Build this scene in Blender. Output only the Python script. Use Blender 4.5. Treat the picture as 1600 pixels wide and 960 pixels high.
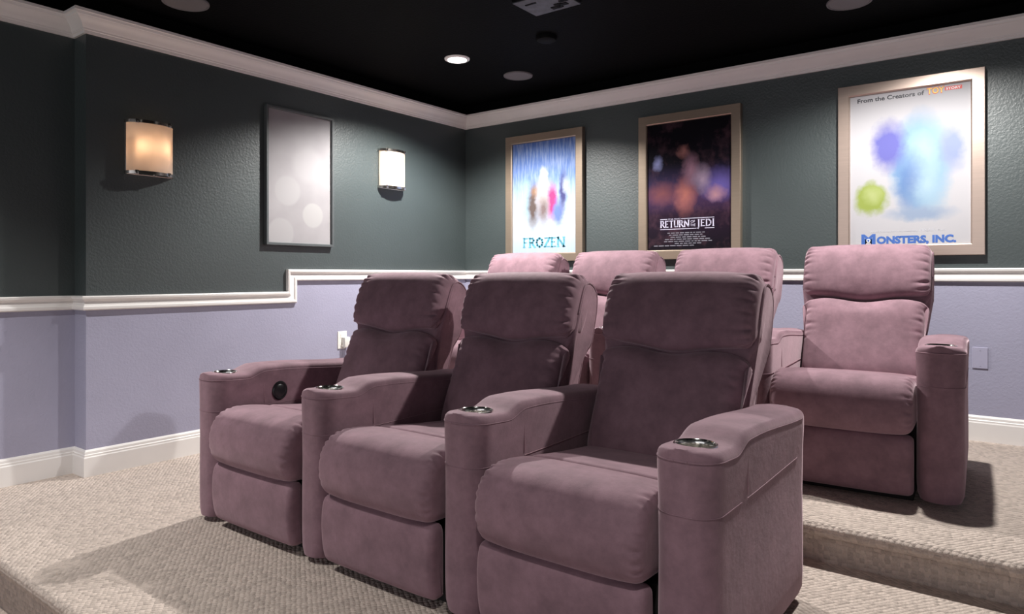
import bpy, bmesh, math, random
from mathutils import Vector, Matrix

random.seed(7)
for o in list(bpy.data.objects):
    bpy.data.objects.remove(o, do_unlink=True)
SC = bpy.context.scene
COL = SC.collection
PI = math.pi

# ------------------------------------------------------------------ camera, world, lights, exposure
cam_d = bpy.data.cameras.new('camera')
cam = bpy.data.objects.new('camera', cam_d)
COL.objects.link(cam)
cam.location = (0, 0, 1.195)
cam.rotation_euler = (PI / 2, 0, math.radians(37.03))
cam_d.sensor_width = 36
cam_d.lens = 36 * 1087 / 1600
cam_d.shift_y = -50 / 1600
cam_d.clip_start = 0.02
SC.camera = cam

world = bpy.data.worlds.new('world')
SC.world = world
world.use_nodes = True
WORLD_STRENGTH = 1.2
wb = world.node_tree.nodes['Background']
wb.inputs[0].default_value = (0.93, 0.94, 1.0, 1)
wb.inputs[1].default_value = WORLD_STRENGTH

DOWNLIGHT_W = {'left': 335, 'right': 225, 'front left': 175, 'front right': 85}      # front pair: unseen fixtures added as fill, kept dimmer
DOWNLIGHT_COLOUR = (1.0, 0.975, 0.94)
SCONCE_W = 0.42
SC.view_settings.view_transform = 'Standard'
SC.view_settings.look = 'None'
SC.view_settings.exposure = 0.0
SC.view_settings.gamma = 1.0
SC.view_settings.use_curve_mapping = False

# ------------------------------------------------------------------ layout (metres)
L0, L1, L2 = -0.06, 0.145, 0.29            # heights of the two carpeted platforms
CZ = 2.65                       # ceiling
XL, XR = -3.95, -4.09           # left wall, its recessed front length
YJ = 1.555                      # where the left wall jogs
YB = 4.57                       # back wall
XE = 1.70                       # right-hand wall beside the camera
YF = -4.2                       # open end towards the screen
Y1, Y2 = 0.935, 2.72             # risers
RAILZ_LOW, RAILZ_UP, RAIL_STEP = 1.0485, 1.195, 2.80


# ------------------------------------------------------------------ helpers
def tag(o, label=None, cat=None, group=None, kind=None):
    if label: o['label'] = label
    if cat: o['category'] = cat
    if group: o['group'] = group
    if kind: o['kind'] = kind
    return o


def empty(name, loc, rz=0):
    o = bpy.data.objects.new(name, None)
    o.empty_display_size = 0.1
    COL.objects.link(o)
    o.location = loc
    o.rotation_euler = (0, 0, rz)
    return o


def build(name, bm, mats, parent=None, smooth=True, angle=40, loc=None):
    me = bpy.data.meshes.new(name)
    bmesh.ops.recalc_face_normals(bm, faces=bm.faces[:])
    bm.to_mesh(me)
    bm.free()
    for m in (mats if isinstance(mats, (list, tuple)) else [mats]):
        me.materials.append(m)
    if smooth:
        me.polygons.foreach_set('use_smooth', [True] * len(me.polygons))
        if angle:
            me.set_sharp_from_angle(angle=math.radians(angle))
    o = bpy.data.objects.new(name, me)
    COL.objects.link(o)
    if parent: o.parent = parent
    if loc: o.location = loc
    return o


def box(bm, x0, x1, y0, y1, z0, z1, bev=0.0, mi=0):
    r = bmesh.ops.create_cube(bm, size=1)
    vs = r['verts']
    for v in vs:
        v.co = Vector(((x0 + x1) / 2 + v.co.x * (x1 - x0), (y0 + y1) / 2 + v.co.y * (y1 - y0), (z0 + z1) / 2 + v.co.z * (z1 - z0)))
    fs = set(f for v in vs for f in v.link_faces)
    for f in fs: f.material_index = mi
    if bev:
        es = list(set(e for v in vs for e in v.link_edges))
        r = bmesh.ops.bevel(bm, geom=es, offset=bev, segments=3, affect='EDGES', profile=0.5)
        for f in r['faces']: f.material_index = mi
    return vs


def lathe(bm, prof, seg=40, M=None, mi=0, close=False):
    """prof: (r, z) list revolved about z; M transforms the result."""
    rings = []
    for r, z in prof:
        if r < 1e-6:
            rings.append([bm.verts.new((0, 0, z))])
        else:
            rings.append([bm.verts.new((r * math.cos(2 * PI * k / seg), r * math.sin(2 * PI * k / seg), z)) for k in range(seg)])
    for a, b in zip(rings, rings[1:]):
        for k in range(seg):
            k2 = (k + 1) % seg
            if len(a) == 1 and len(b) == 1: continue
            if len(a) == 1: f = bm.faces.new((a[0], b[k], b[k2]))
            elif len(b) == 1: f = bm.faces.new((a[k], a[k2], b[0]))
            else: f = bm.faces.new((a[k], a[k2], b[k2], b[k]))
            f.material_index = mi
    if M is not None:
        for ring in rings:
            for v in ring: v.co = M @ v.co


def tube(bm, pts, rad, seg=6, mi=0, caps=True):
    pts = [Vector(p) for p in pts]
    n = len(pts)
    prev = None
    rings = []
    for i, p in enumerate(pts):
        t = (pts[min(i + 1, n - 1)] - pts[max(i - 1, 0)]).normalized()
        if prev is None:
            a = t.orthogonal().normalized()
        else:
            a = prev - t * prev.dot(t)
            a = a.normalized() if a.length > 1e-6 else t.orthogonal().normalized()
        prev = a
        b = t.cross(a)
        rings.append([bm.verts.new(p + a * rad * math.cos(2 * PI * k / seg) + b * rad * math.sin(2 * PI * k / seg)) for k in range(seg)])
    for r0, r1 in zip(rings, rings[1:]):
        for k in range(seg):
            f = bm.faces.new((r0[k], r0[(k + 1) % seg], r1[(k + 1) % seg], r1[k]))
            f.material_index = mi
    if caps:
        bm.faces.new(rings[0]).material_index = mi
        bm.faces.new(list(reversed(rings[-1]))).material_index = mi


def sweep_path(bm, path, prof, side=1):
    """mitred moulding: path of (x, y) points, profile of (offset from wall, z); side=1 -> offset to the right of travel"""
    n = len(path)
    P = [Vector(p) for p in path]
    rings = []
    for i in range(n):
        ds = []
        if i > 0: ds.append((P[i] - P[i - 1]).normalized())
        if i < n - 1: ds.append((P[i + 1] - P[i]).normalized())
        ns = [Vector((d.y, -d.x)) * side for d in ds]
        if len(ns) == 2:
            m = (ns[0] + ns[1])
            m = m / (1 + ns[0].dot(ns[1]))
        else:
            m = ns[0]
        rings.append([bm.verts.new((P[i].x + m.x * o, P[i].y + m.y * o, z)) for o, z in prof])
    k = len(prof)
    for a, b in zip(rings, rings[1:]):
        for j in range(k):
            bm.faces.new((a[j], a[(j + 1) % k], b[(j + 1) % k], b[j]))
    bm.faces.new(rings[0])
    bm.faces.new(list(reversed(rings[-1])))


def chaikin(pts, n=3):
    for _ in range(n):
        q = []
        for i in range(len(pts)):
            a, b = pts[i], pts[(i + 1) % len(pts)]
            q.append((a[0] * .75 + b[0] * .25, a[1] * .75 + b[1] * .25))
            q.append((a[0] * .25 + b[0] * .75, a[1] * .25 + b[1] * .75))
        pts = q
    return pts


def resample(pts, n):
    pts = pts + [pts[0]]
    d = [0]
    for a, b in zip(pts, pts[1:]): d.append(d[-1] + math.hypot(b[0] - a[0], b[1] - a[1]))
    L = d[-1]
    out, j = [], 0
    for i in range(n):
        s = L * i / n
        while d[j + 1] < s: j += 1
        t = (s - d[j]) / max(1e-9, d[j + 1] - d[j])
        out.append((pts[j][0] + (pts[j + 1][0] - pts[j][0]) * t, pts[j][1] + (pts[j + 1][1] - pts[j][1]) * t))
    return out, L


def sstep(a, b, x):
    t = max(0, min(1, (x - a) / (b - a)))
    return t * t * (3 - 2 * t)


def cushion(bm, prof, w, R, nprof=140, nx=26, crown=0.0, pucker=None, warp=None, xmap=None, flat=None):
    """closed (a, b) profile swept across x in [-w, w]; ends rolled over with radius R; pucker=(amp, wavelength, reach, region fn);
    warp(x, a, b) -> (a, b) in profile space; flat(a, b) -> (y, z)"""
    P, L = resample(chaikin(prof), nprof)
    A = sum(P[i][0] * P[(i + 1) % nprof][1] - P[(i + 1) % nprof][0] * P[i][1] for i in range(nprof))
    sg = 1 if A > 0 else -1
    N = []
    for i in range(nprof):
        a, b = P[i - 1], P[(i + 1) % nprof]
        dx, dy = b[0] - a[0], b[1] - a[1]
        l = math.hypot(dx, dy) or 1
        N.append((dy / l * sg, -dx / l * sg))
    st = []
    for i in range(10):
        th = math.radians(86 - i * 86 / 9)
        st.append((w - R + R * math.sin(th), R * (1 - math.cos(th))))
    st.reverse()                       # x increasing from w-R to w
    inner = [(-(w - R) + 2 * (w - R) * (i + .5) / nx, 0) for i in range(nx)]
    xs = [(-x, e) for x, e in reversed(st)] + inner + st
    rng = random.Random(int(w * 1000) + nprof)
    creases = []
    if pucker:
        amp, lam, reach, region = pucker
        for sgn in (-1, 1):
            s = 0.0
            while s < L:
                creases.append((sgn, s, rng.uniform(.35, 1.0), rng.uniform(.45, 1.0), rng.uniform(-.02, .02)))
                s += lam * rng.uniform(.65, 1.4)
    rings = []
    for x, e in xs:
        ring = []
        for i in range(nprof):
            a, b = P[i]
            na, nb = N[i]
            off = -e - crown * (abs(x) / w) ** 4
            if pucker:
                s = L * i / nprof
                reg = region(a, b)
                if reg > 0:
                    v = 0
                    for sgn, s0, k, rr, tilt in creases:
                        if sgn * x <= 0: continue
                        u = (w - abs(x)) / (reach * rr)
                        if u > 1: continue
                        ds = s - s0 - tilt * u
                        if abs(ds) > lam: continue
                        env = (1 - u) ** 1.3 * sstep(.03, .28, u)
                        v += -amp * k * env * math.exp(-(ds / (lam * .17)) ** 2) + amp * .45 * k * env * math.exp(-((abs(ds) - lam * .42) / (lam * .25)) ** 2)
                    off += v * reg
            a2, b2 = a + na * off, b + nb * off
            if warp: a2, b2 = warp(x, a2, b2)
            y, z = flat(a2, b2) if flat else (a2, b2)
            xx = x * (xmap(a, b) if xmap else 1)
            ring.append(bm.verts.new((xx, y, z)))
        rings.append(ring)
    for r0, r1 in zip(rings, rings[1:]):
        for i in range(nprof):
            j = (i + 1) % nprof
            bm.faces.new((r0[i], r0[j], r1[j], r1[i]))
    for ring in (rings[0], rings[-1]):
        c = Vector((0, 0, 0))
        for v in ring: c += v.co
        c /= len(ring)
        c.x = min((v.co.x for v in ring), key=abs)
        cv = bm.verts.new(c)
        for i in range(nprof): bm.faces.new((ring[i], ring[(i + 1) % nprof], cv))


def boolean_cut(o, cutter_bm):
    c = build('cutter', cutter_bm, [], smooth=False)
    m = o.modifiers.new('cut', 'BOOLEAN')
    m.operation = 'DIFFERENCE'
    m.solver = 'EXACT'
    m.object = c
    dg = bpy.context.evaluated_depsgraph_get()
    dg.update()
    me = bpy.data.meshes.new_from_object(o.evaluated_get(dg), depsgraph=dg)
    o.modifiers.clear()
    me.name = o.name
    o.data = me
    bpy.data.objects.remove(c, do_unlink=True)
    me.set_sharp_from_angle(angle=math.radians(45))


def copy_tree(o, parent=None):
    c = o.copy()
    COL.objects.link(c)
    if parent: c.parent = parent
    for ch in [x for x in ALL_CHILDREN(o)]:
        copy_tree(ch, c)
    return c


def ALL_CHILDREN(o):
    return [x for x in bpy.data.objects if x.parent is o or x.parent == o]


# ------------------------------------------------------------------ materials
class NT:
    def __init__(s, name):
        s.m = bpy.data.materials.new(name)
        s.m.use_nodes = True
        s.t = s.m.node_tree
        s.n = s.t.nodes
        s.b = s.n['Principled BSDF']
        s.out = s.n['Material Output']

    def new(s, typ, **kw):
        nd = s.n.new(typ)
        for k, v in kw.items():
            if k in nd.bl_rna.properties: setattr(nd, k, v)
        return nd

    def link(s, a, b): s.t.links.new(a, b)

    def coords(s, scale=(1, 1, 1), loc=(0, 0, 0), rot=(0, 0, 0)):
        tc = s.new('ShaderNodeTexCoord')
        mp = s.new('ShaderNodeMapping')
        mp.inputs['Scale'].default_value = scale
        mp.inputs['Location'].default_value = loc
        mp.inputs['Rotation'].default_value = rot
        s.link(tc.outputs['Object'], mp.inputs[0])
        return mp.outputs[0]

    def noise(s, vec, scale, detail=2, rough=.5):
        nd = s.new('ShaderNodeTexNoise')
        nd.inputs['Scale'].default_value = scale
        nd.inputs['Detail'].default_value = detail
        nd.inputs['Roughness'].default_value = rough
        s.link(vec, nd.inputs['Vector'])
        return nd.outputs['Fac']

    def ramp(s, fac, stops):
        r = s.new('ShaderNodeValToRGB')
        while len(r.color_ramp.elements) < len(stops): r.color_ramp.elements.new(.5)
        for e, (p, c) in zip(r.color_ramp.elements, stops):
            e.position = p
            e.color = (*c, 1) if len(c) == 3 else c
        s.link(fac, r.inputs[0])
        return r.outputs[0]

    def math(s, op, a, b=None, clamp=False):
        nd = s.new('ShaderNodeMath', operation=op)
        nd.use_clamp = clamp
        for i, v in enumerate((a, b)):
            if v is None: continue
            if isinstance(v, (int, float)): nd.inputs[i].default_value = v
            else: s.link(v, nd.inputs[i])
        return nd.outputs[0]

    def mix(s, fac, a, b):
        nd = s.new('ShaderNodeMix', data_type='RGBA')
        for sock, v in ((nd.inputs[0], fac), (nd.inputs[6], a), (nd.inputs[7], b)):
            if isinstance(v, (int, float)): sock.default_value = v
            elif isinstance(v, tuple): sock.default_value = (*v, 1)
            else: s.link(v, sock)
        return nd.outputs[2]

    def bump(s, h, strength, dist):
        b = s.new('ShaderNodeBump')
        b.inputs['Strength'].default_value = strength
        b.inputs['Distance'].default_value = dist
        s.link(h, b.inputs['Height'])
        s.link(b.outputs[0], s.b.inputs['Normal'])

    def set(s, **kw):
        for k, v in kw.items():
            k = k.replace('_', ' ')
            sock = s.b.inputs[k]
            if isinstance(v, (int, float)): sock.default_value = v
            elif isinstance(v, tuple): sock.default_value = (*v, 1) if len(v) == 3 else v
            else: s.link(v, sock)


def plain(name, col, rough=.5, metal=0.0, var=.06, scale=30, spec=None):
    m = NT(name)
    f = m.noise(m.coords(), scale, 3)
    c1 = tuple(max(0, c * (1 - var)) for c in col)
    c2 = tuple(min(1, c * (1 + var)) for c in col)
    m.set(Base_Color=m.ramp(f, [(.3, c1), (.7, c2)]), Roughness=rough, Metallic=metal)
    if spec is not None: m.set(Specular_IOR_Level=spec)
    return m.m


def wall_paint(name, col, rough, spec=.5, bstr=.55):
    m = NT(name)
    v = m.coords()
    f = m.noise(v, 3, 3)
    m.set(Base_Color=m.ramp(f, [(.3, tuple(c * .96 for c in col)), (.7, tuple(c * 1.04 for c in col))]), Roughness=rough, Specular_IOR_Level=spec)
    h = m.math('ADD', m.noise(v, 75, 3, .55), m.math('MULTIPLY', m.noise(v, 190, 2), .35))
    m.bump(h, bstr, .006)
    return m.m


def suede(name, col):
    m = NT(name)
    v = m.coords()
    big = m.noise(v, 9, 6, .68)
    fine = m.noise(v, 420, 2)
    c = m.ramp(big, [(.25, tuple(k * .68 for k in col)), (.5, col), (.75, tuple(min(1, k * 1.36) for k in col))])
    m.set(Base_Color=c, Roughness=.78, Sheen_Weight=.5, Sheen_Roughness=.45, Specular_IOR_Level=.25)
    m.set(Sheen_Tint=(.95, .72, .78))
    h = m.math('ADD', m.math('MULTIPLY', fine, .25), m.noise(v, 38, 4, .6))
    m.bump(h, .22, .004)
    return m.m


def carpet(name, col, rot=0.0):
    m = NT(name)
    v = m.coords(scale=(62, 62, 62), rot=(0, 0, .62))
    vo = m.new('ShaderNodeTexVoronoi', feature='F1')
    vo.inputs['Scale'].default_value = 1.0
    vo.inputs['Randomness'].default_value = .32
    m.link(v, vo.inputs['Vector'])
    d = vo.outputs['Distance']
    v2 = m.coords()
    n1 = m.noise(v2, 330, 3)
    n2 = m.noise(v2, 1.6, 3)
    per = m.new('ShaderNodeSeparateColor')
    m.link(vo.outputs['Color'], per.inputs[0])
    f = m.math('ADD', m.math('MULTIPLY', per.outputs[0], .55), m.math('MULTIPLY', n1, .6))
    c = m.ramp(f, [(.1, tuple(k * .66 for k in col)), (.55, col), (.95, tuple(min(1, k * 1.18) for k in col))])
    c = m.mix(m.math('MULTIPLY', n2, .25), c, tuple(k * .9 for k in col))
    m.set(Base_Color=c, Roughness=.95, Specular_IOR_Level=.1)
    h = m.math('ADD', m.math('MULTIPLY', m.math('SUBTRACT', 1.0, d), 1.0), m.math('MULTIPLY', n1, .35))
    m.bump(h, 1.0, .011)
    return m.m


def brushed(name, col, rough=.36, metal=.75):
    m = NT(name)
    v = m.coords(scale=(3, 3, 90))
    f = m.noise(v, 3, 2)
    m.set(Base_Color=m.ramp(f, [(.3, tuple(c * .96 for c in col)), (.7, tuple(min(1, c * 1.04) for c in col))]), Metallic=metal)
    m.set(Roughness=m.math('ADD', m.math('MULTIPLY', f, .06), rough - .03))
    return m.m


def glow(name, col, strength):
    m = NT(name)
    m.set(Base_Color=(.9, .9, .9), Emission_Color=col, Emission_Strength=strength)
    return m.m


M = {}
M['wall_dark'] = wall_paint('dark_grey_green_paint', (.047, .061, .062), .43, .85, .28)
M['wall_lilac'] = wall_paint('lilac_paint', (.36, .352, .462), .5, .35, .28)
M['black_paint'] = wall_paint('black_paint', (.0022, .0023, .0027), .7, .06, .3)
M['trim'] = plain('white_trim_paint', (.80, .77, .75), .38, 0, .02, 8)
M['carpet'] = carpet('beige_loop_carpet', (.60, .505, .445))
M['fabric'] = suede('mauve_suede', (.24, .142, .171))
M['stitch'] = plain('mauve_thread', (.33, .20, .23), .7, 0, .1, 200)
M['under'] = plain('black_underside', (.012, .010, .010), .8)
M['steel'] = plain('polished_steel', (.82, .80, .76), .16, 1.0, .04, 12)
M['chrome'] = plain('sconce_chrome', (.62, .57, .52), .18, 1.0, .05, 20)
M['button'] = plain('black_plastic', (.010, .010, .012), .35)
M['bronze'] = brushed('champagne_metal', (.53, .415, .355), .34, .7)
M['gold'] = brushed('warm_brass_metal', (.42, .33, .255), .34, .7)
M['grey_frame'] = plain('dark_grey_frame', (.085, .095, .098), .4)
M['white_plastic'] = plain('white_plastic', (.82, .80, .76), .4, 0, .02)
M['lilac_plate'] = plain('lilac_plate_paint', (.40, .385, .51), .42, 0, .02)
M['grille'] = plain('grey_grille', (.16, .15, .155), .6, 0, .08, 300)
M['ring'] = plain('white_ring', (.85, .84, .82), .4, 0, .02)
M['lens'] = glow('lamp_lens', (1, .97, .93), 14)
M['bulb'] = glow('warm_bulb', (1, .62, .34), 2.0)
M['projector'] = plain('black_projector_case', (.0028, .0028, .0034), .6, spec=.08)
M['projector_plate'] = plain('projector_underside', (.05, .055, .065), .5, 0, .4, 24)
M['cord'] = plain('grey_cord', (.22, .20, .26), .5)
M['ink_dark'] = plain('dark_ink', (.03, .03, .04), .5)
M['ink_grey'] = plain('pale_grey_ink', (.52, .52, .56), .5)
M['ink_silver'] = plain('silver_ink', (.62, .58, .74), .5)
M['ink_dim'] = plain('dim_grey_ink', (.20, .19, .23), .5)
M['ink_blue'] = plain('blue_ink', (.05, .13, .42), .5)
M['ink_teal'] = plain('teal_ink', (.10, .34, .44), .5, 0, .5, 60)
M['ink_yellow'] = plain('yellow_ink', (.85, .62, .10), .5)
M['ink_red'] = plain('red_ink', (.62, .06, .05), .5)
M['ink_white'] = plain('white_ink', (.85, .85, .86), .5)


def frosted():
    m = NT('frosted_glass_shade')
    f = m.noise(m.coords(), 9, 2)
    tr = m.new('ShaderNodeBsdfTranslucent')
    df = m.new('ShaderNodeBsdfPrincipled')
    df.inputs['Roughness'].default_value = .35
    m.link(m.ramp(f, [(.3, (.80, .76, .70)), (.7, (.86, .82, .77))]), df.inputs['Base Color'])
    tr.inputs[0].default_value = (.9, .80, .70, 1)
    mx = m.new('ShaderNodeMixShader')
    mx.inputs[0].default_value = .5
    m.link(df.outputs[0], mx.inputs[1])
    m.link(tr.outputs[0], mx.inputs[2])
    m.link(mx.outputs[0], m.out.inputs[0])
    return m.m


M['frosted'] = frosted()


def art(name, base, blobs, rough=.55, wobble=.07):
    """abstract print: base(m, sep) -> colour socket, then soft wobbly blobs (cx, cz, rx, rz, colour, softness)"""
    m = NT(name)
    v = m.coords()
    sep = m.new('ShaderNodeSeparateXYZ')
    m.link(v, sep.inputs[0])
    wob = m.noise(v, 16, 4, .6)
    wob2 = m.noise(m.coords(loc=(3, 5, 7)), 16, 4, .6)
    x = m.math('ADD', sep.outputs[0], m.math('MULTIPLY', m.math('SUBTRACT', wob, .5), wobble))
    z = m.math('ADD', sep.outputs[2], m.math('MULTIPLY', m.math('SUBTRACT', wob2, .5), wobble))
    c = base(m, v, sep)
    for cx, cz, rx, rz, col, soft in blobs:
        dx = m.math('DIVIDE', m.math('SUBTRACT', x, cx), rx)
        dz = m.math('DIVIDE', m.math('SUBTRACT', z, cz), rz)
        d = m.math('SQRT', m.math('ADD', m.math('MULTIPLY', dx, dx), m.math('MULTIPLY', dz, dz)))
        mr = m.new('ShaderNodeMapRange')
        mr.inputs[1].default_value = 1 - soft
        mr.inputs[2].default_value = 1 + soft * .4
        mr.inputs[3].default_value = 1
        mr.inputs[4].default_value = 0
        m.link(d, mr.inputs[0])
        c = m.mix(mr.outputs[0], c, col)
    m.set(Base_Color=c, Roughness=rough, Specular_IOR_Level=.06)
    return m.m


# ------------------------------------------------------------------ room shell
def quad(bm, pts, mi=0):
    f = bm.faces.new([bm.verts.new(p) for p in pts])
    f.material_index = mi


def struct(o):
    o['kind'] = 'structure'
    return o


T = .12
# floor of the front part, two carpeted platforms with rounded nosings
bm = bmesh.new()
box(bm, XR - .12, XE, YF, Y1 + .1, -.16, L0)
struct(build('floor', bm, M['carpet'], smooth=False))


def platform(name, yr, z0, z1, yend, y_left):
    R = .021
    pr = [(yend, z0 - .02), (yr, z0 - .02), (yr, z1 - .050), (yr - .012, z1 - .050)]
    for k in range(9):
        a = -PI / 2 - k * PI / 8
        pr.append((yr - .012 + R * 0 + R * 1.1 * math.cos(a), z1 - .025 + .025 * math.sin(a)))
    pr.append((yend, z1))
    bm = bmesh.new()
    xs = [y_left, XE]
    rings = [[bm.verts.new((x, y, z)) for y, z in pr] for x in xs]
    n = len(pr)
    for j in range(n):
        bm.faces.new((rings[0][j], rings[0][(j + 1) % n], rings[1][(j + 1) % n], rings[1][j]))
    bm.faces.new(rings[0]); bm.faces.new(list(reversed(rings[1])))
    return struct(build(name, bm, M['carpet'], angle=50))


platform('floor_platform', Y1, L0, L1, Y2 + .05, XR)
platform('floor_platform.001', Y2, L1, L2, YB, XL)

# left wall: dark upper paint, lilac dado, face split along the chair rail (which steps up with the platform)
bm = bmesh.new()
quad(bm, [(XL, YJ, 0), (XL, RAIL_STEP, 0), (XL, RAIL_STEP, RAILZ_LOW), (XL, YJ, RAILZ_LOW)], 1)
quad(bm, [(XL, YJ, RAILZ_LOW), (XL, RAIL_STEP, RAILZ_LOW), (XL, RAIL_STEP, 2.5), (XL, YJ, 2.5)], 0)
quad(bm, [(XL, RAIL_STEP, 0), (XL, YB, 0), (XL, YB, RAILZ_UP), (XL, RAIL_STEP, RAILZ_UP)], 1)
quad(bm, [(XL, RAIL_STEP, RAILZ_UP), (XL, YB, RAILZ_UP), (XL, YB, 2.5), (XL, RAIL_STEP, 2.5)], 0)
quad(bm, [(XL, YJ, 2.5), (XL, YB, 2.5), (XL, YB, CZ), (XL, YJ, CZ)], 2)
for z0, z1, mi in ((0, RAILZ_LOW, 1), (RAILZ_LOW, 2.5, 0), (2.5, CZ, 2)):      # the return of the jog
    quad(bm, [(XL, YJ, z0), (XL, YJ, z1), (XR, YJ, z1), (XR, YJ, z0)], mi)
    quad(bm, [(XR - .1, YJ, z0), (XR - .1, YJ, z1), (XR - .1, YB, z1), (XR - .1, YB, z0)], mi)
    quad(bm, [(XR - .1, YB, z0), (XR - .1, YB, z1), (XL, YB, z1), (XL, YB, z0)], mi)
    quad(bm, [(XR - .1, YJ, z0), (XR - .1, YJ, z1), (XR, YJ, z1), (XR, YJ, z0)], mi)
WALLS = [M['wall_dark'], M['wall_lilac'], M['black_paint']]
wl = build('wall_left', bm, WALLS, smooth=False)
struct(wl)


def wall_slab(name, x0, x1, y0, y1, rz):
    bm = bmesh.new()
    box(bm, x0, x1, y0, y1, L0, rz, 0, 1)
    box(bm, x0, x1, y0, y1, rz, 2.5, 0, 0)
    box(bm, x0, x1, y0, y1, 2.5, CZ, 0, 2)
    return struct(build(name, bm, WALLS, smooth=False))


wall_slab('wall_left_recess', XR - T, XR, YF, YJ, RAILZ_LOW)
wall_slab('wall_back', XR - .1, XE + T, YB, YB + T, RAILZ_UP)
wall_slab('wall_right', XE, XE + T, YF, YB, RAILZ_UP)
bm = bmesh.new()
box(bm, XR - T, XE + T, YF, YB + T, CZ, CZ + .1)
struct(build('ceiling', bm, M['black_paint'], smooth=False))

# crown moulding all the way round
CB = 1.195 + 1.258
crown = [(0, CB), (.012, CB), (.014, CB + .014), (.020, CB + .016), (.022, CB + .024), (.026, CB + .028), (.034, CB + .044), (.046, CB + .058),
         (.060, CB + .068), (.064, CB + .074), (.070, CB + .076), (.074, CB + .088), (.082, CB + .090), (.082, CB + .104), (0, CB + .104)]
bm = bmesh.new()
sweep_path(bm, [(XR, YF), (XR, YJ), (XL, YJ), (XL, YB), (XE, YB)], crown)
struct(build('trim_1', bm, M['trim'], angle=25))

# chair rail
H = .0375
rail = [(0, -H), (.016, -H), (.021, -H + .006), (.021, -H + .018), (.015, -H + .024), (.012, -.004), (.012, .008), (.018, H - .022),
        (.026, H - .016), (.028, H - .006), (.024, H), (0, H)]
bm = bmesh.new()
sweep_path(bm, [(XR, YF), (XR, YJ), (XL, YJ), (XL, YJ + .06)], [(o, RAILZ_LOW + t) for o, t in rail])
sweep_path(bm, [(XL, YB - .3), (XL, YB), (XE, YB)], [(o, RAILZ_UP + t) for o, t in rail])
pth = [(YJ + .06, RAILZ_LOW), (RAIL_STEP, RAILZ_LOW), (RAIL_STEP, RAILZ_UP), (YB - .3, RAILZ_UP)]
rings = []
for i, p in enumerate(pth):
    P = Vector(p)
    ds = []
    if i: ds.append((P - Vector(pth[i - 1])).normalized())
    if i < 3: ds.append((Vector(pth[i + 1]) - P).normalized())
    ns = [Vector((-d.y, d.x)) for d in ds]
    m_ = (ns[0] + ns[1]) / (1 + ns[0].dot(ns[1])) if len(ns) == 2 else ns[0]
    rings.append([bm.verts.new((XL + o, P.x + m_.x * t, P.y + m_.y * t)) for o, t in rail])
for a, b in zip(rings, rings[1:]):
    for j in range(len(rail)):
        k = (j + 1) % len(rail)
        bm.faces.new((a[j], a[k], b[k], b[j]))
struct(build('trim_2', bm, M['trim'], angle=25))

# baseboards
def base_prof(z0):
    return [(0, z0), (.016, z0), (.016, z0 + .098), (.013, z0 + .104), (.013, z0 + .112), (.010, z0 + .116), (.009, z0 + .128), (.004, z0 + .136), (0, z0 + .138)]


bm = bmesh.new()
sweep_path(bm, [(XR, Y1 - .02), (XR, YJ), (XL, YJ), (XL, Y2)], base_prof(L1))
sweep_path(bm, [(XL, Y2), (XL, YB - .05)], base_prof(L2))
struct(build('baseboard_left', bm, M['trim'], angle=25))
bm = bmesh.new()
sweep_path(bm, [(XL, YB - .05), (XL, YB), (XE, YB)], base_prof(L2))
struct(build('baseboard_back', bm, M['trim'], angle=25))
bm = bmesh.new()
sweep_path(bm, [(XR, YF), (XR, Y1 - .03)], base_prof(L0))
struct(build('baseboard_recess', bm, M['trim'], angle=25))

# ------------------------------------------------------------------ recliners
ARM_HW = .082
PITCH = .717
ARM_LEN = .79


def arm_top(y):
    return .628 - .008 * sstep(0, .2, y) + .026 * sstep(.15, .25, y) - .028 * sstep(.28, .79, y)


def arm_hw(y):
    r = .066
    t = min(1, y / r)
    w = ARM_HW - r + r * math.sqrt(max(0, 1 - (1 - t) ** 2))
    r2 = .02
    t2 = min(1, max(0, (ARM_LEN - y) / r2))
    return w - r2 * (1 - math.sqrt(max(0, 1 - (1 - t2) ** 2)))


def arm_section(y):
    """(x, z) loop of the arm at depth y: straight sides, softly rounded cap, tucked-in foot"""
    w, zt = arm_hw(y), arm_top(y)
    ec = min(.024, w * .5)
    pts = [(-w + .012, .025), (-w + .003, .05), (-w, .10), (-w, .22), (-w + .002, .36), (-w, .50), (-w - .003, zt - .055), (-w - .003, zt - ec)]
    for k in range(1, 6):
        a = PI - k * PI / 2 / 5
        pts.append((-w - .003 + ec + ec * math.cos(a), zt - ec + ec * math.sin(a)))
    half = pts
    mid = [(x, zt + .004 * (1 - (x / max(w, .01)) ** 2)) for x in (-w * .45, 0, w * .45)]
    return half + mid + [(-x, z) for x, z in reversed(half)]


ys = [.066 * (1 - math.cos(math.radians(a))) for a in range(0, 91, 9)] + [.09, .12, .15] + [.165 + .01 * i for i in range(10)] + [.28 + .05 * i for i in range(10)] + [.76, .775, .784, .79]


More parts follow.
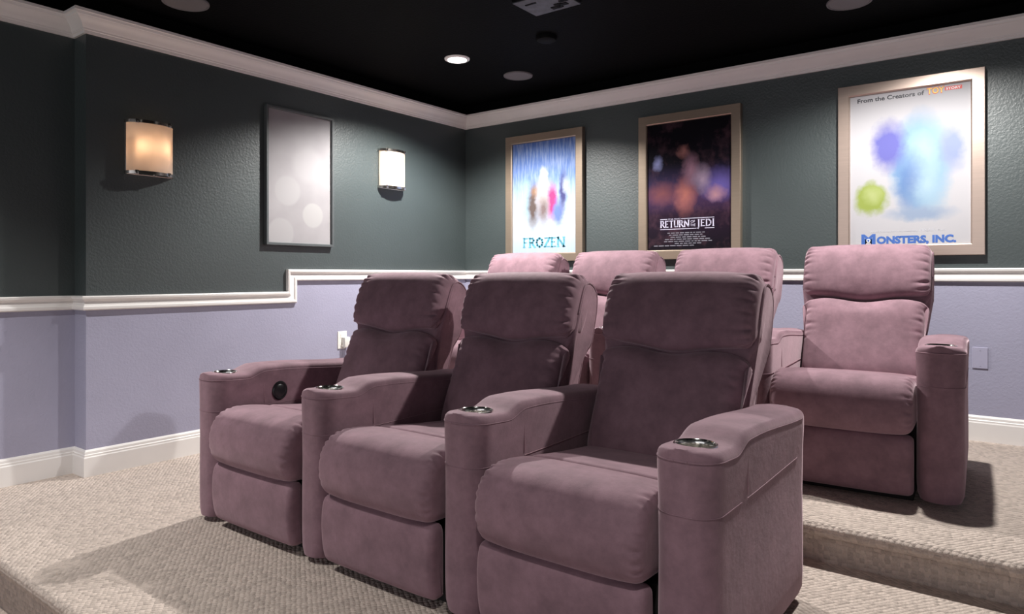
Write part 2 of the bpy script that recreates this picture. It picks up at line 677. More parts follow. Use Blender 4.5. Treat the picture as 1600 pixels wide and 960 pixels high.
def make_arm():
    bm = bmesh.new()
    rings = []
    for y in ys:
        rings.append([bm.verts.new((x, y, z)) for x, z in arm_section(y)])
    for a, b in zip(rings, rings[1:]):
        n = len(a)
        for j in range(n):
            bm.faces.new((a[j], a[(j + 1) % n], b[(j + 1) % n], b[j]))
    for r in (rings[0], list(reversed(rings[-1]))):
        bm.faces.new(r)
    o = build('armrest', bm, [M['fabric'], M['stitch']], angle=60)
    c = bmesh.new()
    lathe(c, [(0, .50), (.0495, .50), (.0495, .75), (0, .75)], 40, Matrix.Translation((0, .092, 0)))
    bmesh.ops.recalc_face_normals(c, faces=c.faces[:])
    boolean_cut(o, c)
    # piping round the cap and stitched seams, joined into the same mesh
    b2 = bmesh.new()
    b2.from_mesh(o.data)

    def seam(pts, r, mi): tube(b2, pts, r, 6, mi)
    for sg in (-1, 1):
        seam([(sg * (arm_hw(y) + .0022), y - .0008, arm_top(y) - .026) for y in ys[:-3]], .0022, 0)
        seam([(sg * (arm_hw(y) + .001), y, z) for y, z in ((.232, .600), (.236, .56), (.238, .48))], .0016, 1)
        seam([(sg * (arm_hw(y) + .0002), y, .470 + .008 * sstep(.23, .8, y)) for y in (.238, .3, .4, .5, .6, .7, .8)], .0014, 1)
    loop = [(-arm_hw(y) - .0002, y - .0002, .470) for y in reversed(ys[:18])] + [(arm_hw(y) + .0002, y - .0002, .470) for y in ys[:18]]
    seam(loop, .0012, 0)
    lp = [(-arm_hw(0) - .001, -.0006, arm_top(0) - .026), (arm_hw(0) + .001, -.0006, arm_top(0) - .026)]
    seam(lp, .0022, 0)
    b2.to_mesh(o.data)
    b2.free()
    o.data.polygons.foreach_set('use_smooth', [True] * len(o.data.polygons))
    o.data.set_sharp_from_angle(angle=math.radians(50))
    # steel cup
    b3 = bmesh.new()
    z = arm_top(.092)
    lathe(b3, [(0, z - .085), (.038, z - .085), (.045, z - .080), (.0475, z - .01), (.0485, z + .002), (.051, z + .005), (.0545, z + .0045), (.056, z + .001), (.056, z - .002),
               (.0490, z - .004), (.0490, z - .09), (0, z - .09)], 48, Matrix.Translation((0, .092, 0)))
    cup = build('cup_holder', b3, M['steel'], o, angle=50)
    cup['label'] = 'polished steel cup holder'
    return o


LEAN = math.radians(20)
BASE = (.662, .40)


def lean(t, s):
    """profile space (t towards the sitter, s up the back) to (y, z)"""
    return (BASE[0] - t * math.cos(LEAN) + s * math.sin(LEAN), BASE[1] + t * math.sin(LEAN) + s * math.cos(LEAN))


def dip(x, k): return -k * math.exp(-(x / .12) ** 2) - .004 * (abs(x) / .3) ** 3


def make_chair_parts(root):
    parts = {}
    F = M['fabric']
    # padded head section, rolled over the top
    bm = bmesh.new()
    prof = [(.0, .415), (.066, .402), (.094, .428), (.107, .50), (.107, .575), (.094, .645), (.055, .690), (-.01, .700), (-.065, .678), (-.088, .62), (-.082, .52), (-.06, .43)]
    cushion(bm, prof, .290, .036, nprof=260, nx=24, crown=.018, pucker=(.015, .042, .105, lambda a, b: sstep(-.03, .02, a)),
            warp=lambda x, a, b: (a - .012 * math.exp(-(x / .1) ** 2) * sstep(.50, .42, b), b + dip(x, .020) * sstep(.52, .42, b)), flat=lean)
    parts['headrest'] = build('headrest', bm, F, root, angle=0)
    # lumbar cushion with its dipped upper edge
    bm = bmesh.new()
    prof = [(-.02, .402), (.060, .405), (.094, .374), (.108, .30), (.110, .2), (.118, .10), (.118, .0), (.08, -.05), (-.02, -.05), (-.03, .2)]
    cushion(bm, prof, .266, .036, nprof=220, nx=24, crown=.032, pucker=(.011, .045, .08, lambda a, b: sstep(.05, .08, a) * sstep(.12, .25, b)),
            warp=lambda x, a, b: (a - .012 * math.exp(-(x / .1) ** 2) * sstep(.30, .39, b), b + dip(x, .024) * sstep(.28, .38, b)),
            xmap=lambda a, b: 1 + .075 * sstep(.34, .41, b), flat=lean)
    parts['back_cushion'] = build('back_cushion', bm, F, root, angle=0)
    # outer back shell with its welt
    bm = bmesh.new()
    prof = [(.035, .12), (.035, .60), (.02, .655), (-.05, .665), (-.105, .62), (-.115, .45), (-.115, -.1), (-.10, -.32), (.03, -.32)]
    cushion(bm, prof, .295, .016, nprof=90, nx=6, flat=lean, xmap=lambda a, b: 1 - .10 * sstep(.44, .36, b))
    P, _ = resample(chaikin(prof), 90)
    for sg in (-1, 1):
        tube(bm, [(sg * .291 * (1 - .10 * sstep(.44, .36, b)), *lean(a - .004 if a > 0 else a + .004, b)) for a, b in P if b > .0 and a < .034], .004, 6)
    parts['back_shell'] = build('back_shell', bm, F, root, angle=50)
    # seat with rolled front and a crease behind the roll
    bm = bmesh.new()
    prof = [(.05, .262), (-.012, .268), (-.042, .31), (-.052, .37), (-.040, .435), (-.004, .482), (.06, .502), (.13, .500), (.22, .486), (.40, .462), (.66, .44), (.68, .40), (.68, .30), (.3, .262)]

    def seat_warp(x, a, b):
        if b > .43 and a > .1:
            b -= .020 * math.exp(-((a - .215 - .01 * (x / .28) ** 2) / .014) ** 2)
        return a, b
    cushion(bm, prof, .2705, .036, nprof=280, nx=28, crown=.012, pucker=(.011, .036, .065, lambda a, b: sstep(.16, .06, a) * sstep(.27, .31, b)), warp=seat_warp)
    parts['seat'] = build('seat', bm, F, root, angle=0)
    # footrest panel under the seat
    bm = bmesh.new()
    prof = [(.01, .030), (-.008, .042), (-.022, .10), (-.026, .19), (-.018, .250), (.0, .274), (.05, .274), (.055, .2), (.055, .05), (.05, .030)]
    cushion(bm, prof, .271, .022, nprof=80, nx=16, crown=.004)
    parts['footrest'] = build('footrest', bm, F, root, angle=0)
    # chassis hidden under the seat, seen as the dark gap at the floor
    bm = bmesh.new()
    box(bm, -.266, .266, .075, .80, .0, .255, .004)
    u = build('base', bm, M['under'], root, smooth=False)
    u['label'] = 'black base in the gap under the footrest'
    parts['base'] = u
    return parts


proto = empty('recliner', (0, 0, 0))
make_chair_parts(proto)
arm_r = make_arm()
arm_r.parent = proto
arm_r.location = (PITCH / 2, 0, 0)


def place(root, x, y, z, yaw, label, group, arms):
    root.location = (x, y, z)
    root.rotation_euler = (0, 0, math.radians(yaw))
    tag(root, label, 'recliner', group)
    if 'l' in arms:
        a = copy_tree(arm_r, root)
        a.location = (-PITCH / 2, 0, 0)
    if 'r' not in arms:
        for ch in ALL_CHILDREN(root):
            if ch.name.startswith('armrest'):
                for sub in ALL_CHILDREN(ch): bpy.data.objects.remove(sub, do_unlink=True)
                bpy.data.objects.remove(ch, do_unlink=True)


FRONT, BACK = 'recliners in the front row', 'recliners in the back row'
jobs = [
    (-2.4745, 1.575, L1, 0, 'front-row mauve recliner nearest the left wall, black button on its left arm', FRONT, 'lr'),
    (-1.7575, 1.575, L1, 0, 'front-row mauve recliner in the middle, between two other recliners', FRONT, 'r'),
    (-1.0405, 1.575, L1, 0, 'large front-row mauve recliner nearest the camera, its right side exposed', FRONT, 'r'),
    (-2.880, 3.13, L2, 0, 'back-row mauve recliner nearest the left wall, only its head section showing', BACK, 'lr'),
    (-2.163, 3.13, L2, 0, 'back-row mauve recliner second from the left wall, behind the middle front recliner', BACK, 'r'),
    (-1.446, 3.13, L2, 0, 'back-row mauve recliner partly hidden behind the nearest front recliner, below the dark poster', BACK, ''),
    (-.655, 3.10, L2, 3.0, 'fully visible back-row mauve recliner at the right end, below the white poster', BACK, 'lr'),
]
roots = [proto] + [copy_tree(proto) for _ in jobs[1:]]
for rt, j in zip(roots, jobs):
    place(rt, *j)
# power button on the inner face of the first recliner's left arm
bm = bmesh.new()
lathe(bm, [(0, .010), (.022, .010), (.028, .007), (.030, .009), (.036, .009), (.041, .004), (.041, -.004), (0, -.004)], 36,
      Matrix.Translation((-PITCH / 2 + ARM_HW, .315, .525)) @ Matrix.Rotation(PI / 2, 4, 'Y') @ Matrix.Diagonal((1.05, .95, 1, 1)))
b = build('power_button', bm, M['button'], roots[0], angle=35)
b['label'] = 'round black power button'

# ------------------------------------------------------------------ wall pictures
def text_mesh(bm, body, x0, x1, zbase, h, y, bold=0.0, shear=0.0, mi=0):
    """lettering facing -y, fitted into [x0, x1] with capital height h on zbase"""
    cu = bpy.data.curves.new('lettering', 'FONT')
    cu.body = body
    cu.offset = bold
    cu.shear = shear
    cu.extrude = .003
    cu.resolution_u = 3
    o = bpy.data.objects.new('lettering', cu)
    COL.objects.link(o)
    dg = bpy.context.evaluated_depsgraph_get()
    me = bpy.data.meshes.new_from_object(o.evaluated_get(dg), depsgraph=dg)
    bpy.data.objects.remove(o, do_unlink=True)
    xs = [v.co.x for v in me.vertices]
    lo, hi = min(xs), max(xs)
    CAP = .70
    for v in me.vertices:
        u = (v.co.x - lo) / (hi - lo)
        v.co = Vector((x0 + u * (x1 - x0), y - v.co.z * .15, zbase + v.co.y / CAP * h))
    n0 = len(bm.faces)
    bm.from_mesh(me)
    bm.faces.ensure_lookup_table()
    for f in bm.faces[n0:]: f.material_index = mi
    bpy.data.meshes.remove(me)


def slab(bm, x0, x1, z0, z1, y, mi=0, d=.0006):
    box(bm, x0, x1, y - d, y, z0, z1, 0, mi)


def picture(name, label, cat, cx, z0, z1, w, fw, depth, frame_mat, print_mat, group=None, rz=0.0, loc=None, bead=.006):
    """frame of four mitred bars around a flat print; local x across, z up from the bottom edge, the wall at y=0, facing -y"""
    h = z1 - z0
    root = empty(name, loc, rz)
    tag(root, label, cat, group)
    bm = bmesh.new()
    pr = [(0, 0), (0, -depth), (bead * .4, -depth - .002), (fw - bead * 1.4, -depth - .002), (fw - bead * .4, -depth + .002), (fw, -depth + .012), (fw, 0)]
    cor = [(-w / 2, 0, 1, 1), (w / 2, 0, -1, 1), (w / 2, h, -1, -1), (-w / 2, h, 1, -1)]
    rings = [[bm.verts.new((x + sx * i, y, z + sz * i)) for i, y in pr] for x, z, sx, sz in cor]
    for q in range(4):
        a, b = rings[q], rings[(q + 1) % 4]
        for j in range(len(pr) - 1):
            bm.faces.new((a[j], a[j + 1], b[j + 1], b[j]))
    fr = build('frame', bm, frame_mat, root, smooth=True, angle=20)
    bm = bmesh.new()
    yp = -depth + .014
    box(bm, -w / 2 + fw * .9, w / 2 - fw * .9, yp, yp + .004, fw * .9, h - fw * .9)
    pt = build('print', bm, print_mat, root, smooth=False)
    return root, w - 2 * fw, h - 2 * fw, yp


# pale panel on the left wall
def base_pale(m, v, sep):
    f = m.noise(v, 5, 3)
    return m.ramp(f, [(.3, (.29, .275, .285)), (.7, (.335, .32, .33))])


pale = art('pale_circles_print', base_pale, [(-.10, .36, .10, .10, (.345, .332, .34), .12), (.10, .21, .085, .085, (.37, .358, .36), .10), (-.15, .08, .10, .10, (.35, .337, .345), .1),
                                             (.06, .55, .13, .13, (.345, .33, .34), .25)], .6, .006)
picture('framed_poster', 'white poster with pale circles in thin grey frame, between the wall sconces', 'poster', 0, 1.390, 2.288, .532, .018, .028,
        M['grey_frame'], pale, rz=PI / 2, loc=(XL, 2.866, 1.390), bead=.003)

PZ0, PZ1 = 1.305, 2.322
PW, PF, PD = .735, .066, .038
inner_w, inner_h = PW - 2 * PF, PZ1 - PZ0 - 2 * PF


def fx(u): return -inner_w / 2 + u * inner_w


def fz(v): return PF + v * inner_h


# icy blue print
def base_ice(m, v, sep):
    st = m.noise(m.coords(scale=(60, 1, 7)), 1.0, 4, .6)
    g = m.math('DIVIDE', sep.outputs[2], 1.017)
    c = m.ramp(g, [(.06, (.36, .45, .56)), (.30, (.46, .51, .57)), (.48, (.30, .40, .58)), (.66, (.15, .24, .52)), (.93, (.08, .15, .42))])
    return m.mix(m.math('MULTIPLY', m.math('SUBTRACT', st, .42), 2.2, True), c, (.42, .50, .66))


ice = art('icy_blue_print', base_ice, [
    (-.17, .47, .045, .20, (.30, .44, .52), .6), (-.10, .44, .06, .19, (.10, .075, .07), .6), (-.08, .56, .045, .05, (.24, .14, .09), .7),
    (.0, .52, .075, .17, (.42, .39, .39), .6), (.0, .40, .06, .13, (.16, .12, .12), .8), (.0, .68, .04, .07, (.50, .54, .58), .5),
    (.085, .47, .05, .15, (.34, .05, .16), .5), (.14, .38, .055, .11, (.12, .17, .48), .6), (.185, .54, .04, .16, (.06, .06, .16), .6), (.21, .58, .03, .06, (.38, .43, .54), .7)])
ro, _, _, yp = picture('framed_poster', 'icy blue film poster in bronze frame reading FROZEN, nearest the room corner', 'poster', 0, PZ0, PZ1, PW, PF, PD, M['gold'], ice,
                       'framed film posters on the back wall', loc=(-3.118, YB, PZ0))
# tall spiky serif lettering, built stroke by stroke
GL = {
    'F': ([((.12, 0), (.12, 1)), ((.12, .97), (.85, .97)), ((.12, .52), (.68, .52))], .62),
    'R': ([((.12, 0), (.12, 1)), ((.12, .97), (.55, .97)), ((.55, .97), (.80, .75)), ((.80, .75), (.55, .50)), ((.55, .50), (.12, .50)), ((.40, .50), (.95, 0))], .78),
    'O': ([((.5, .98), (.16, .78)), ((.16, .78), (.08, .5)), ((.08, .5), (.16, .22)), ((.16, .22), (.5, .02)), ((.5, .02), (.84, .22)), ((.84, .22), (.92, .5)), ((.92, .5), (.84, .78)), ((.84, .78), (.5, .98))], .92),
    'Z': ([((.08, .97), (.92, .97)), ((.92, .97), (.08, .03)), ((.08, .03), (.92, .03))], .78),
    'E': ([((.12, 0), (.12, 1)), ((.12, .97), (.88, .97)), ((.12, .52), (.70, .52)), ((.12, .03), (.88, .03))], .64),
    'N': ([((.10, 0), (.10, 1)), ((.10, 1), (.90, 0)), ((.90, 0), (.90, 1))], .92),
    'T': ([((.5, 0), (.5, 1)), ((.05, .97), (.95, .97))], .74),
    'U': ([((.12, 1), (.12, .25)), ((.12, .25), (.3, .04)), ((.3, .04), (.7, .04)), ((.7, .04), (.88, .25)), ((.88, .25), (.88, 1))], .84),
    'J': ([((.62, 1), (.62, -.18)), ((.62, -.18), (.40, -.34)), ((.40, -.34), (.10, -.30))], .55),
    'D': ([((.12, 0), (.12, 1)), ((.12, .97), (.5, .97)), ((.5, .97), (.88, .7)), ((.88, .7), (.88, .3)), ((.88, .3), (.5, .03)), ((.5, .03), (.12, .03))], .86),
    'I': ([((.5, 0), (.5, 1))], .32),
}


def glyphs(bm, word, x0, x1, z0, h, y, thick, serif=0.0, mi=0):
    tot = sum(GL[c][1] for c in word) + .14 * (len(word) - 1)
    k = (x1 - x0) / tot
    x = x0
    for c in word:
        st, wd = GL[c]
        W = wd * k
        ends = {}
        for (a, b) in st:
            pa, pb = Vector((x + a[0] * W, z0 + a[1] * h)), Vector((x + b[0] * W, z0 + b[1] * h))
            d = (pb - pa)
            n = Vector((-d.y, d.x)).normalized()
            vert = abs(d.y) > abs(d.x) * .5
            t = thick * (1.0 if vert else .55) / 2
            e = d.normalized() * t * .6
            q = [pa - e + n * t, pa - e - n * t, pb + e - n * t, pb + e + n * t]
            vs = [bm.verts.new((p.x, y, p.y)) for p in q] + [bm.verts.new((p.x, y - .0006, p.y)) for p in q]
            for idx in ((4, 5, 6, 7), (0, 1, 5, 4), (1, 2, 6, 5), (2, 3, 7, 6), (3, 0, 4, 7), (3, 2, 1, 0)):
                bm.faces.new([vs[i] for i in idx]).material_index = mi
            if serif and vert:
                for p in (pa, pb):
                    if abs(p.y - z0) < h * .06 or abs(p.y - z0 - h) < h * .06:
                        slab(bm, p.x - serif, p.x + serif, p.y - thick * .22, p.y + thick * .22, y, mi, .0005)
        x += W + .14 * k


bm = bmesh.new()
glyphs(bm, 'FROZEN', fx(.18), fx(.83), fz(.052), inner_h * .082, yp - .0004, .016, .013)
build('title_lettering', bm, M['ink_teal'], ro, smooth=False)
bm = bmesh.new()
text_mesh(bm, 'Disney', fx(.41), fx(.59), fz(.165), .020, yp - .0006)
build('caption_lettering', bm, M['ink_grey'], ro, smooth=False)

# dark print
def base_night(m, v, sep):
    g = m.math('DIVIDE', sep.outputs[2], 1.017)
    f = m.noise(v, 8, 5, .65)
    c = m.ramp(g, [(.08, (.008, .006, .010)), (.30, (.020, .010, .022)), (.42, (.06, .03, .08)), (.52, (.035, .025, .07)), (.66, (.008, .007, .012)), (.95, (.006, .005, .008))])
    return m.mix(m.math('MULTIPLY', m.math('SUBTRACT', f, .5), 1.0, True), c, (.22, .10, .13))


night = art('dark_night_print', base_night, [
    (.22, .50, .12, .10, (.13, .10, .34), .8), (-.19, .46, .11, .075, (.20, .07, .08), .9), (-.02, .44, .07, .12, (.40, .14, .12), .9), (.02, .62, .055, .10, (.30, .16, .22), .9),
    (.10, .55, .06, .09, (.36, .26, .36), .9), (.20, .44, .06, .05, (.42, .22, .26), .9), (-.03, .74, .04, .045, (.34, .15, .14), .9), (-.22, .68, .035, .05, (.28, .30, .55), .9)])
ro, _, _, yp = picture('framed_poster', 'dark night-coloured film poster in bronze frame reading RETURN OF THE JEDI', 'poster', 0, PZ0, PZ1, PW, PF, PD, M['gold'], night,
                       'framed film posters on the back wall', loc=(-1.915, YB, PZ0))
bm = bmesh.new()
zb, hh = fz(.178), inner_h * .050
glyphs(bm, 'RETURN', fx(.165), fx(.515), zb, hh, yp - .0004, .0085, .006)
glyphs(bm, 'JEDI', fx(.605), fx(.81), zb, hh, yp - .0004, .0085, .006)
text_mesh(bm, 'OF', fx(.535), fx(.585), zb + hh * .56, hh * .40, yp - .0006)
text_mesh(bm, 'THE', fx(.530), fx(.59), zb + hh * .02, hh * .40, yp - .0006)
slab(bm, fx(.16), fx(.60), zb - .016, zb - .012, yp - .0002)
slab(bm, fx(.70), fx(.81), zb - .016, zb - .012, yp - .0002)
slab(bm, fx(.16), fx(.25), zb + hh + .010, zb + hh + .014, yp - .0002)
slab(bm, fx(.42), fx(.81), zb + hh + .010, zb + hh + .014, yp - .0002)
text_mesh(bm, 'STAR WARS', fx(.26), fx(.41), zb + hh + .007, .010, yp - .0006)
build('title_lettering', bm, M['ink_silver'], ro, smooth=False)
bm = bmesh.new()
rr = random.Random(3)
for i, (u0, u1) in enumerate(((.25, .70), (.27, .68), (.29, .71), (.22, .76), (.21, .79), (.34, .66), (.08, .58))):
    z = fz(.128 - i * .0165)
    u = u0
    while u < u1 - .02:
        l = rr.uniform(.02, .07)
        slab(bm, fx(u), fx(min(u + l, u1)), z, z + .006, yp - .0002)
        u += l + .012
build('credit_lines', bm, M['ink_dim'], ro, smooth=False)

# white print with loose blue and green shapes
def base_white(m, v, sep):
    f = m.noise(v, 2, 2)
    return m.ramp(f, [(.3, (.45, .44, .465)), (.7, (.475, .465, .485))])


white = art('white_blue_green_print', base_white, [
    (.06, .52, .155, .30, (.19, .31, .46), .3), (.08, .60, .10, .14, (.32, .44, .54), .8), (-.10, .64, .09, .15, (.13, .13, .38), .5), (.22, .60, .07, .13, (.24, .28, .50), .6),
    (.02, .42, .07, .16, (.09, .15, .36), .9), (.10, .40, .09, .15, (.34, .46, .54), .9), (.06, .24, .17, .045, (.26, .32, .43), .6), (-.19, .34, .095, .10, (.27, .33, .08), .3), (-.18, .36, .05, .05, (.38, .43, .18), .9)])
ro, _, _, yp = picture('framed_poster', 'white film poster with blue and green shapes reading MONSTERS, INC., at the right', 'poster', 0, PZ0, PZ1, PW, PF, PD, M['bronze'], white,
                       'framed film posters on the back wall', loc=(-.590, YB, PZ0))
bm = bmesh.new()
text_mesh(bm, 'From the Creators of', fx(.065), fx(.635), fz(.955), inner_h * .027, yp - .0006, .022)
build('caption_lettering', bm, M['ink_dark'], ro, smooth=False)
bm = bmesh.new()
text_mesh(bm, 'TOY', fx(.655), fx(.80), fz(.953), inner_h * .040, yp - .0003, .05, mi=1)
text_mesh(bm, 'TOY', fx(.66), fx(.795), fz(.955), inner_h * .036, yp - .0012, .012, mi=0)
slab(bm, fx(.80), fx(.935), fz(.963), fz(.986), yp - .0002, 1)
text_mesh(bm, 'STORY', fx(.81), fx(.925), fz(.967), inner_h * .014, yp - .0012, .02, mi=2)
build('emblem_lettering', bm, [M['ink_yellow'], M['ink_red'], M['ink_white']], ro, smooth=False)
bm = bmesh.new()
text_mesh(bm, 'M', fx(.10), fx(.225), fz(.008), inner_h * .062, yp - .0006, .05)
text_mesh(bm, 'ONSTERS, INC.', fx(.235), fx(.89), fz(.010), inner_h * .044, yp - .0006, .055)
Mx = Matrix.Translation((fx(.163), yp - .0012, fz(.030))) @ Matrix.Rotation(PI / 2, 4, 'X')
lathe(bm, [(0, .0012), (.011, .0012), (.011, 0)], 20, Mx, 1)
lathe(bm, [(0, .0022), (.006, .0022), (.006, 0)], 20, Mx, 0)
build('title_lettering', bm, [M['ink_blue'], M['ink_white']], ro, smooth=False)
bm = bmesh.new()
text_mesh(bm, 'Walt Disney', fx(.17), fx(.36), fz(.082), .012, yp - .0006)
text_mesh(bm, 'Pictures Presents a', fx(.37), fx(.58), fz(.083), .007, yp - .0006)
text_mesh(bm, 'PIXAR', fx(.60), fx(.72), fz(.081), .017, yp - .0006)
text_mesh(bm, 'Film', fx(.74), fx(.81), fz(.083), .009, yp - .0006)
build('studio_lettering', bm, M['ink_grey'], ro, smooth=False)

# ------------------------------------------------------------------ wall sconces
def sconce(y, z, label):
    W, HH, D = .262, .295, .088
    root = empty('wall_sconce', (XL, y, z), PI / 2)      # local -y points into the room
    tag(root, label, 'lamp', 'sconces on the left wall')

    def arc(w, d, n=24):
        return [(-w / 2 * math.cos(PI * k / n), -d * math.sin(PI * k / n) ** .9) for k in range(n + 1)]

    def band(bm, w, d, z0, z1, th):
        o, i = arc(w, d), arc(w - 2 * th, d - th)
        R = [[bm.verts.new((x, yy, zz)) for x, yy in pts] for pts in (o, i) for zz in (z0, z1)]
        o0, o1, i0, i1 = R
        for k in range(len(o0) - 1):
            bm.faces.new((o0[k], o0[k + 1], o1[k + 1], o1[k]))
            bm.faces.new((i0[k], i1[k], i1[k + 1], i0[k + 1]))
            bm.faces.new((o1[k], o1[k + 1], i1[k + 1], i1[k]))
            bm.faces.new((o0[k], i0[k], i0[k + 1], o0[k + 1]))
    bm = bmesh.new()
    band(bm, W - .008, D - .004, .004, HH - .004, .003)
    build('shade', bm, M['frosted'], root, angle=40)
    for z0 in (0, HH - .017):
        bm = bmesh.new()
        band(bm, W, D, z0, z0 + .017, .003)
        for t in (.28, .72):          # little clamp tabs that hold the glass
            k = int(24 * t)
            x, yy = arc(W, D)[k]
            box(bm, x - .010, x + .010, yy - .004, yy + .002, z0 - .003, z0 + .020, .002)
        if z0 == 0:                   # bottom plate with a finial
            pts = arc(W - .01, D - .005)
            f = bm.faces.new([bm.verts.new((x, yy, .002)) for x, yy in pts])
            lathe(bm, [(0, -.006), (.006, -.004), (.006, .002)], 12, Matrix.Translation((0, -D * .75, 0)))
        build('metal_band', bm, M['chrome'], root, angle=30)
    bm = bmesh.new()
    box(bm, -W / 2 + .004, W / 2 - .004, -.012, 0, .0, HH, .002)
    build('back_plate', bm, M['chrome'], root, smooth=False)
    for x in (-.045, .045):
        bm = bmesh.new()
        lathe(bm, [(0, .19), (.010, .185), (.016, .165), (.014, .14), (.008, .12), (.008, .09), (0, .09)], 16, Matrix.Translation((x * 1.9, -.032, 0)))
        build('bulb', bm, M['bulb'], root)
    ld = bpy.data.lights.new('sconce_light', 'POINT')
    ld.energy = SCONCE_W
    ld.color = (1, .72, .50)
    ld.shadow_soft_size = .01
    for x in (-.05, .05):
        lo = bpy.data.objects.new('sconce_light', ld)
        COL.objects.link(lo)
        lo.parent = root
        lo.location = (x, -.020, .155)


sconce(1.875, 1.195 + .550, 'chrome and frosted glass wall sconce glowing warm, on the left wall near the jog')
sconce(3.69, 1.195 + .655, 'brightly lit white glass wall sconce between the pale poster and the room corner')

# ------------------------------------------------------------------ wall plates
bm = bmesh.new()
box(bm, -.036, .036, -.006, 0, -.058, .058, .0025)
for z in (-.042, .042):
    lathe(bm, [(0, .0075), (.003, .0072), (.003, .004)], 12, Matrix.Translation((0, 0, z)) @ Matrix.Rotation(PI / 2, 4, 'X'))
o = build('wall_plate', bm, M['lilac_plate'], loc=(-.247, YB, 1.195 - .4526), smooth=False)
tag(o, 'blank lilac-painted wall plate on the back wall beside the right recliner', 'wall plate')

ro = empty('wall_outlet', (XL, 3.225, 1.195 - .462), PI / 2)
tag(ro, 'white wall outlet plate behind the leftmost front recliner', 'outlet')
bm = bmesh.new()
box(bm, -.040, .040, -.006, 0, -.062, .062, .0025)
build('cover_plate', bm, M['white_plastic'], ro, smooth=False)
for z in (-.028, .028):
    bm = bmesh.new()
    box(bm, -.017, .017, -.0075, -.005, z - .014, z + .014, .001)
    build('socket', bm, M['white_plastic'], ro, smooth=False)
ch = empty('plug_adapter', (XL + .0078, 3.240, 1.195 - .480), PI / 2)
tag(ch, 'white plug adapter with thin grey cord plugged into the wall outlet', 'adapter')
bm = bmesh.new()
box(bm, -.022, .026, -.034, 0, -.034, .038, .004)
build('adapter_body', bm, M['white_plastic'], ch)
bm = bmesh.new()
tube(bm, [(-.004, -.02, -.030), (-.006, -.022, -.06), (-.012, -.02, -.12), (-.016, -.015, -.22), (-.012, -.008, -.38), (-.010, -.012, -.4222)], .0028, 8)
build('cord', bm, M['cord'], ch)

# ------------------------------------------------------------------ ceiling fittings
def downlight(x, y, label, power, cone=140, blend=.46):
    root = empty('downlight', (x, y, CZ))
    tag(root, label, 'lamp', 'recessed ceiling downlights')
    bm = bmesh.new()
    lathe(bm, [(.055, -.004), (.060, -.010), (.074, -.012), (.084, -.006), (.086, 0), (.055, 0)], 40)
    build('trim_ring', bm, M['ring'], root)
    bm = bmesh.new()
    lathe(bm, [(.066, -.005), (.064, -.011), (.03, -.014), (0, -.015)], 32)
    build('lens', bm, M['lens'], root)
    ld = bpy.data.lights.new('downlight_beam', 'SPOT')
    ld.energy = power
    ld.color = DOWNLIGHT_COLOUR
    ld.spot_size = math.radians(cone)
    ld.spot_blend = blend
    ld.shadow_soft_size = .035
    lo = bpy.data.objects.new('downlight_beam', ld)
    COL.objects.link(lo)
    lo.parent = root
    lo.location = (0, 0, -.03)


downlight(-3.11, 3.51, 'bright round white downlight in the black ceiling near the left corner', DOWNLIGHT_W['left'], 143, .5)
downlight(-.49, 3.51, 'round white ceiling downlight above the back right recliner', DOWNLIGHT_W['right'], 152, .42)
downlight(-3.11, .45, 'added unseen ceiling fill light in front of the leftmost recliner', DOWNLIGHT_W['front left'], 104, .85)  # front pair added out of view to brighten floor and seat fronts
downlight(-.49, .45, 'added unseen ceiling fill light in front of the nearest recliner', DOWNLIGHT_W['front right'], 104, .85)


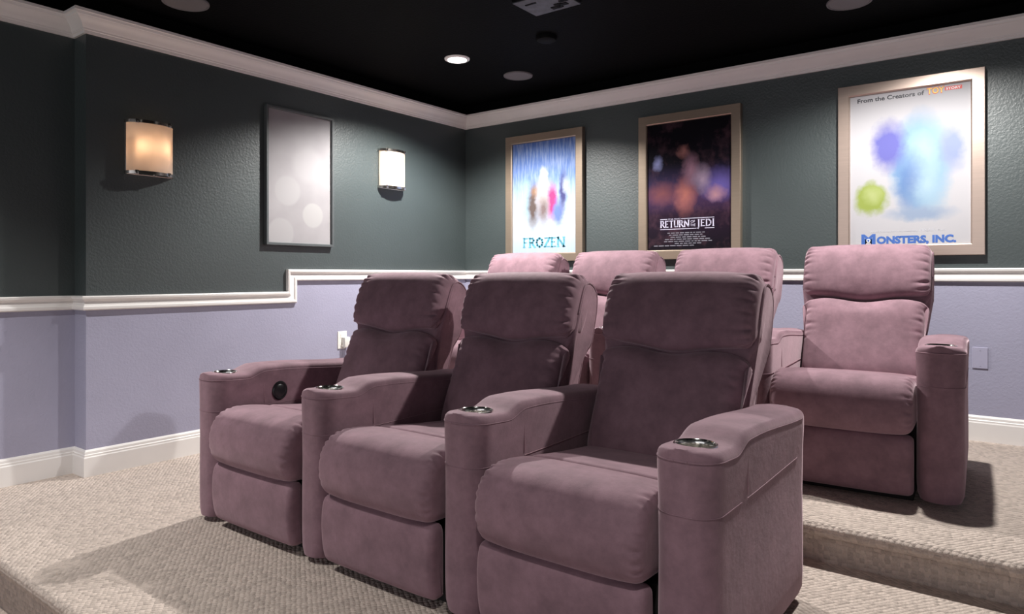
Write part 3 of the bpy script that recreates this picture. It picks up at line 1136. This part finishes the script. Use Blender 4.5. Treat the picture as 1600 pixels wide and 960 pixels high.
def speaker(x, y, r, label):
    root = empty('ceiling_speaker', (x, y, CZ))
    tag(root, label, 'speaker', 'round ceiling speakers')
    bm = bmesh.new()
    lathe(bm, [(r * .90, -.006), (r * .92, -.010), (r * .985, -.009), (r, -.004), (r, 0), (r * .9, 0)], 48)
    build('rim', bm, M['grille'], root)
    bm = bmesh.new()
    lathe(bm, [(r * .90, -.006)] + [(r * (.88 - .08 * i), -.007 - (.0012 if i % 2 else 0)) for i in range(11)] + [(0, -.008)], 48)
    build('grille', bm, M['grille'], root)


speaker(-3.015, 4.07, .106, 'round grey ceiling speaker above the corner, right of the bright downlight')
speaker(-3.617, 1.91, .118, 'round grey ceiling speaker above the warm wall sconce, at the top edge')
speaker(-.795, 4.027, .112, 'round grey ceiling speaker above the white poster, at the top edge')

bm = bmesh.new()
lathe(bm, [(.064, 0), (.064, -.012), (.058, -.026), (.045, -.032), (0, -.034)], 36)
o = build('ceiling_fitting', bm, M['projector'], loc=(-2.385, 3.51, CZ))
tag(o, 'small black round fitting on the black ceiling just below the projector', 'ceiling fitting')

# projector hung from the ceiling, seen from below
pj = empty('projector', (-1.842, 2.712, 2.475))
tag(pj, 'black ceiling projector with a grey underside, hung over the front row', 'projector')
bm = bmesh.new()
box(bm, -.135, .135, -.105, .105, 0, .105, .012)
for i in range(6):
    box(bm, .134, .137, -.07 + i * .022, -.058 + i * .022, .03, .08)
build('case', bm, M['projector'], pj, angle=40)
bm = bmesh.new()
box(bm, -.128, .128, -.098, .098, -.004, .002, .002)
build('underside_plate', bm, M['projector_plate'], pj, smooth=False)
bm = bmesh.new()
box(bm, -.09, -.03, -.050, -.040, -.0065, -.003)
build('vent', bm, M['projector'], pj, smooth=False)
bm = bmesh.new()
for x, y, s in ((.02, .06, .03), (.06, .045, .028), (.04, .03, .018), (.085, .01, .022)):
    box(bm, x - s, x + s, y - s * .5, y + s * .5, -.0065, -.003, .002)
build('vent', bm, M['projector'], pj, smooth=False)
bm = bmesh.new()
lathe(bm, [(0, -.155), (.034, -.155), (.040, -.135), (.040, -.10), (.0, -.10)], 28, Matrix.Translation((.05, 0, .055)) @ Matrix.Rotation(-PI / 2, 4, 'X') @ Matrix.Rotation(PI, 4, 'Y') @ Matrix.Translation((0, 0, .01)))
build('projector_lens', bm, M['button'], pj)
bm = bmesh.new()
lathe(bm, [(0, .10), (.02, .10), (.02, .168), (.055, .170), (.055, .175), (0, .175)], 24)
build('ceiling_mount', bm, M['projector'], pj)
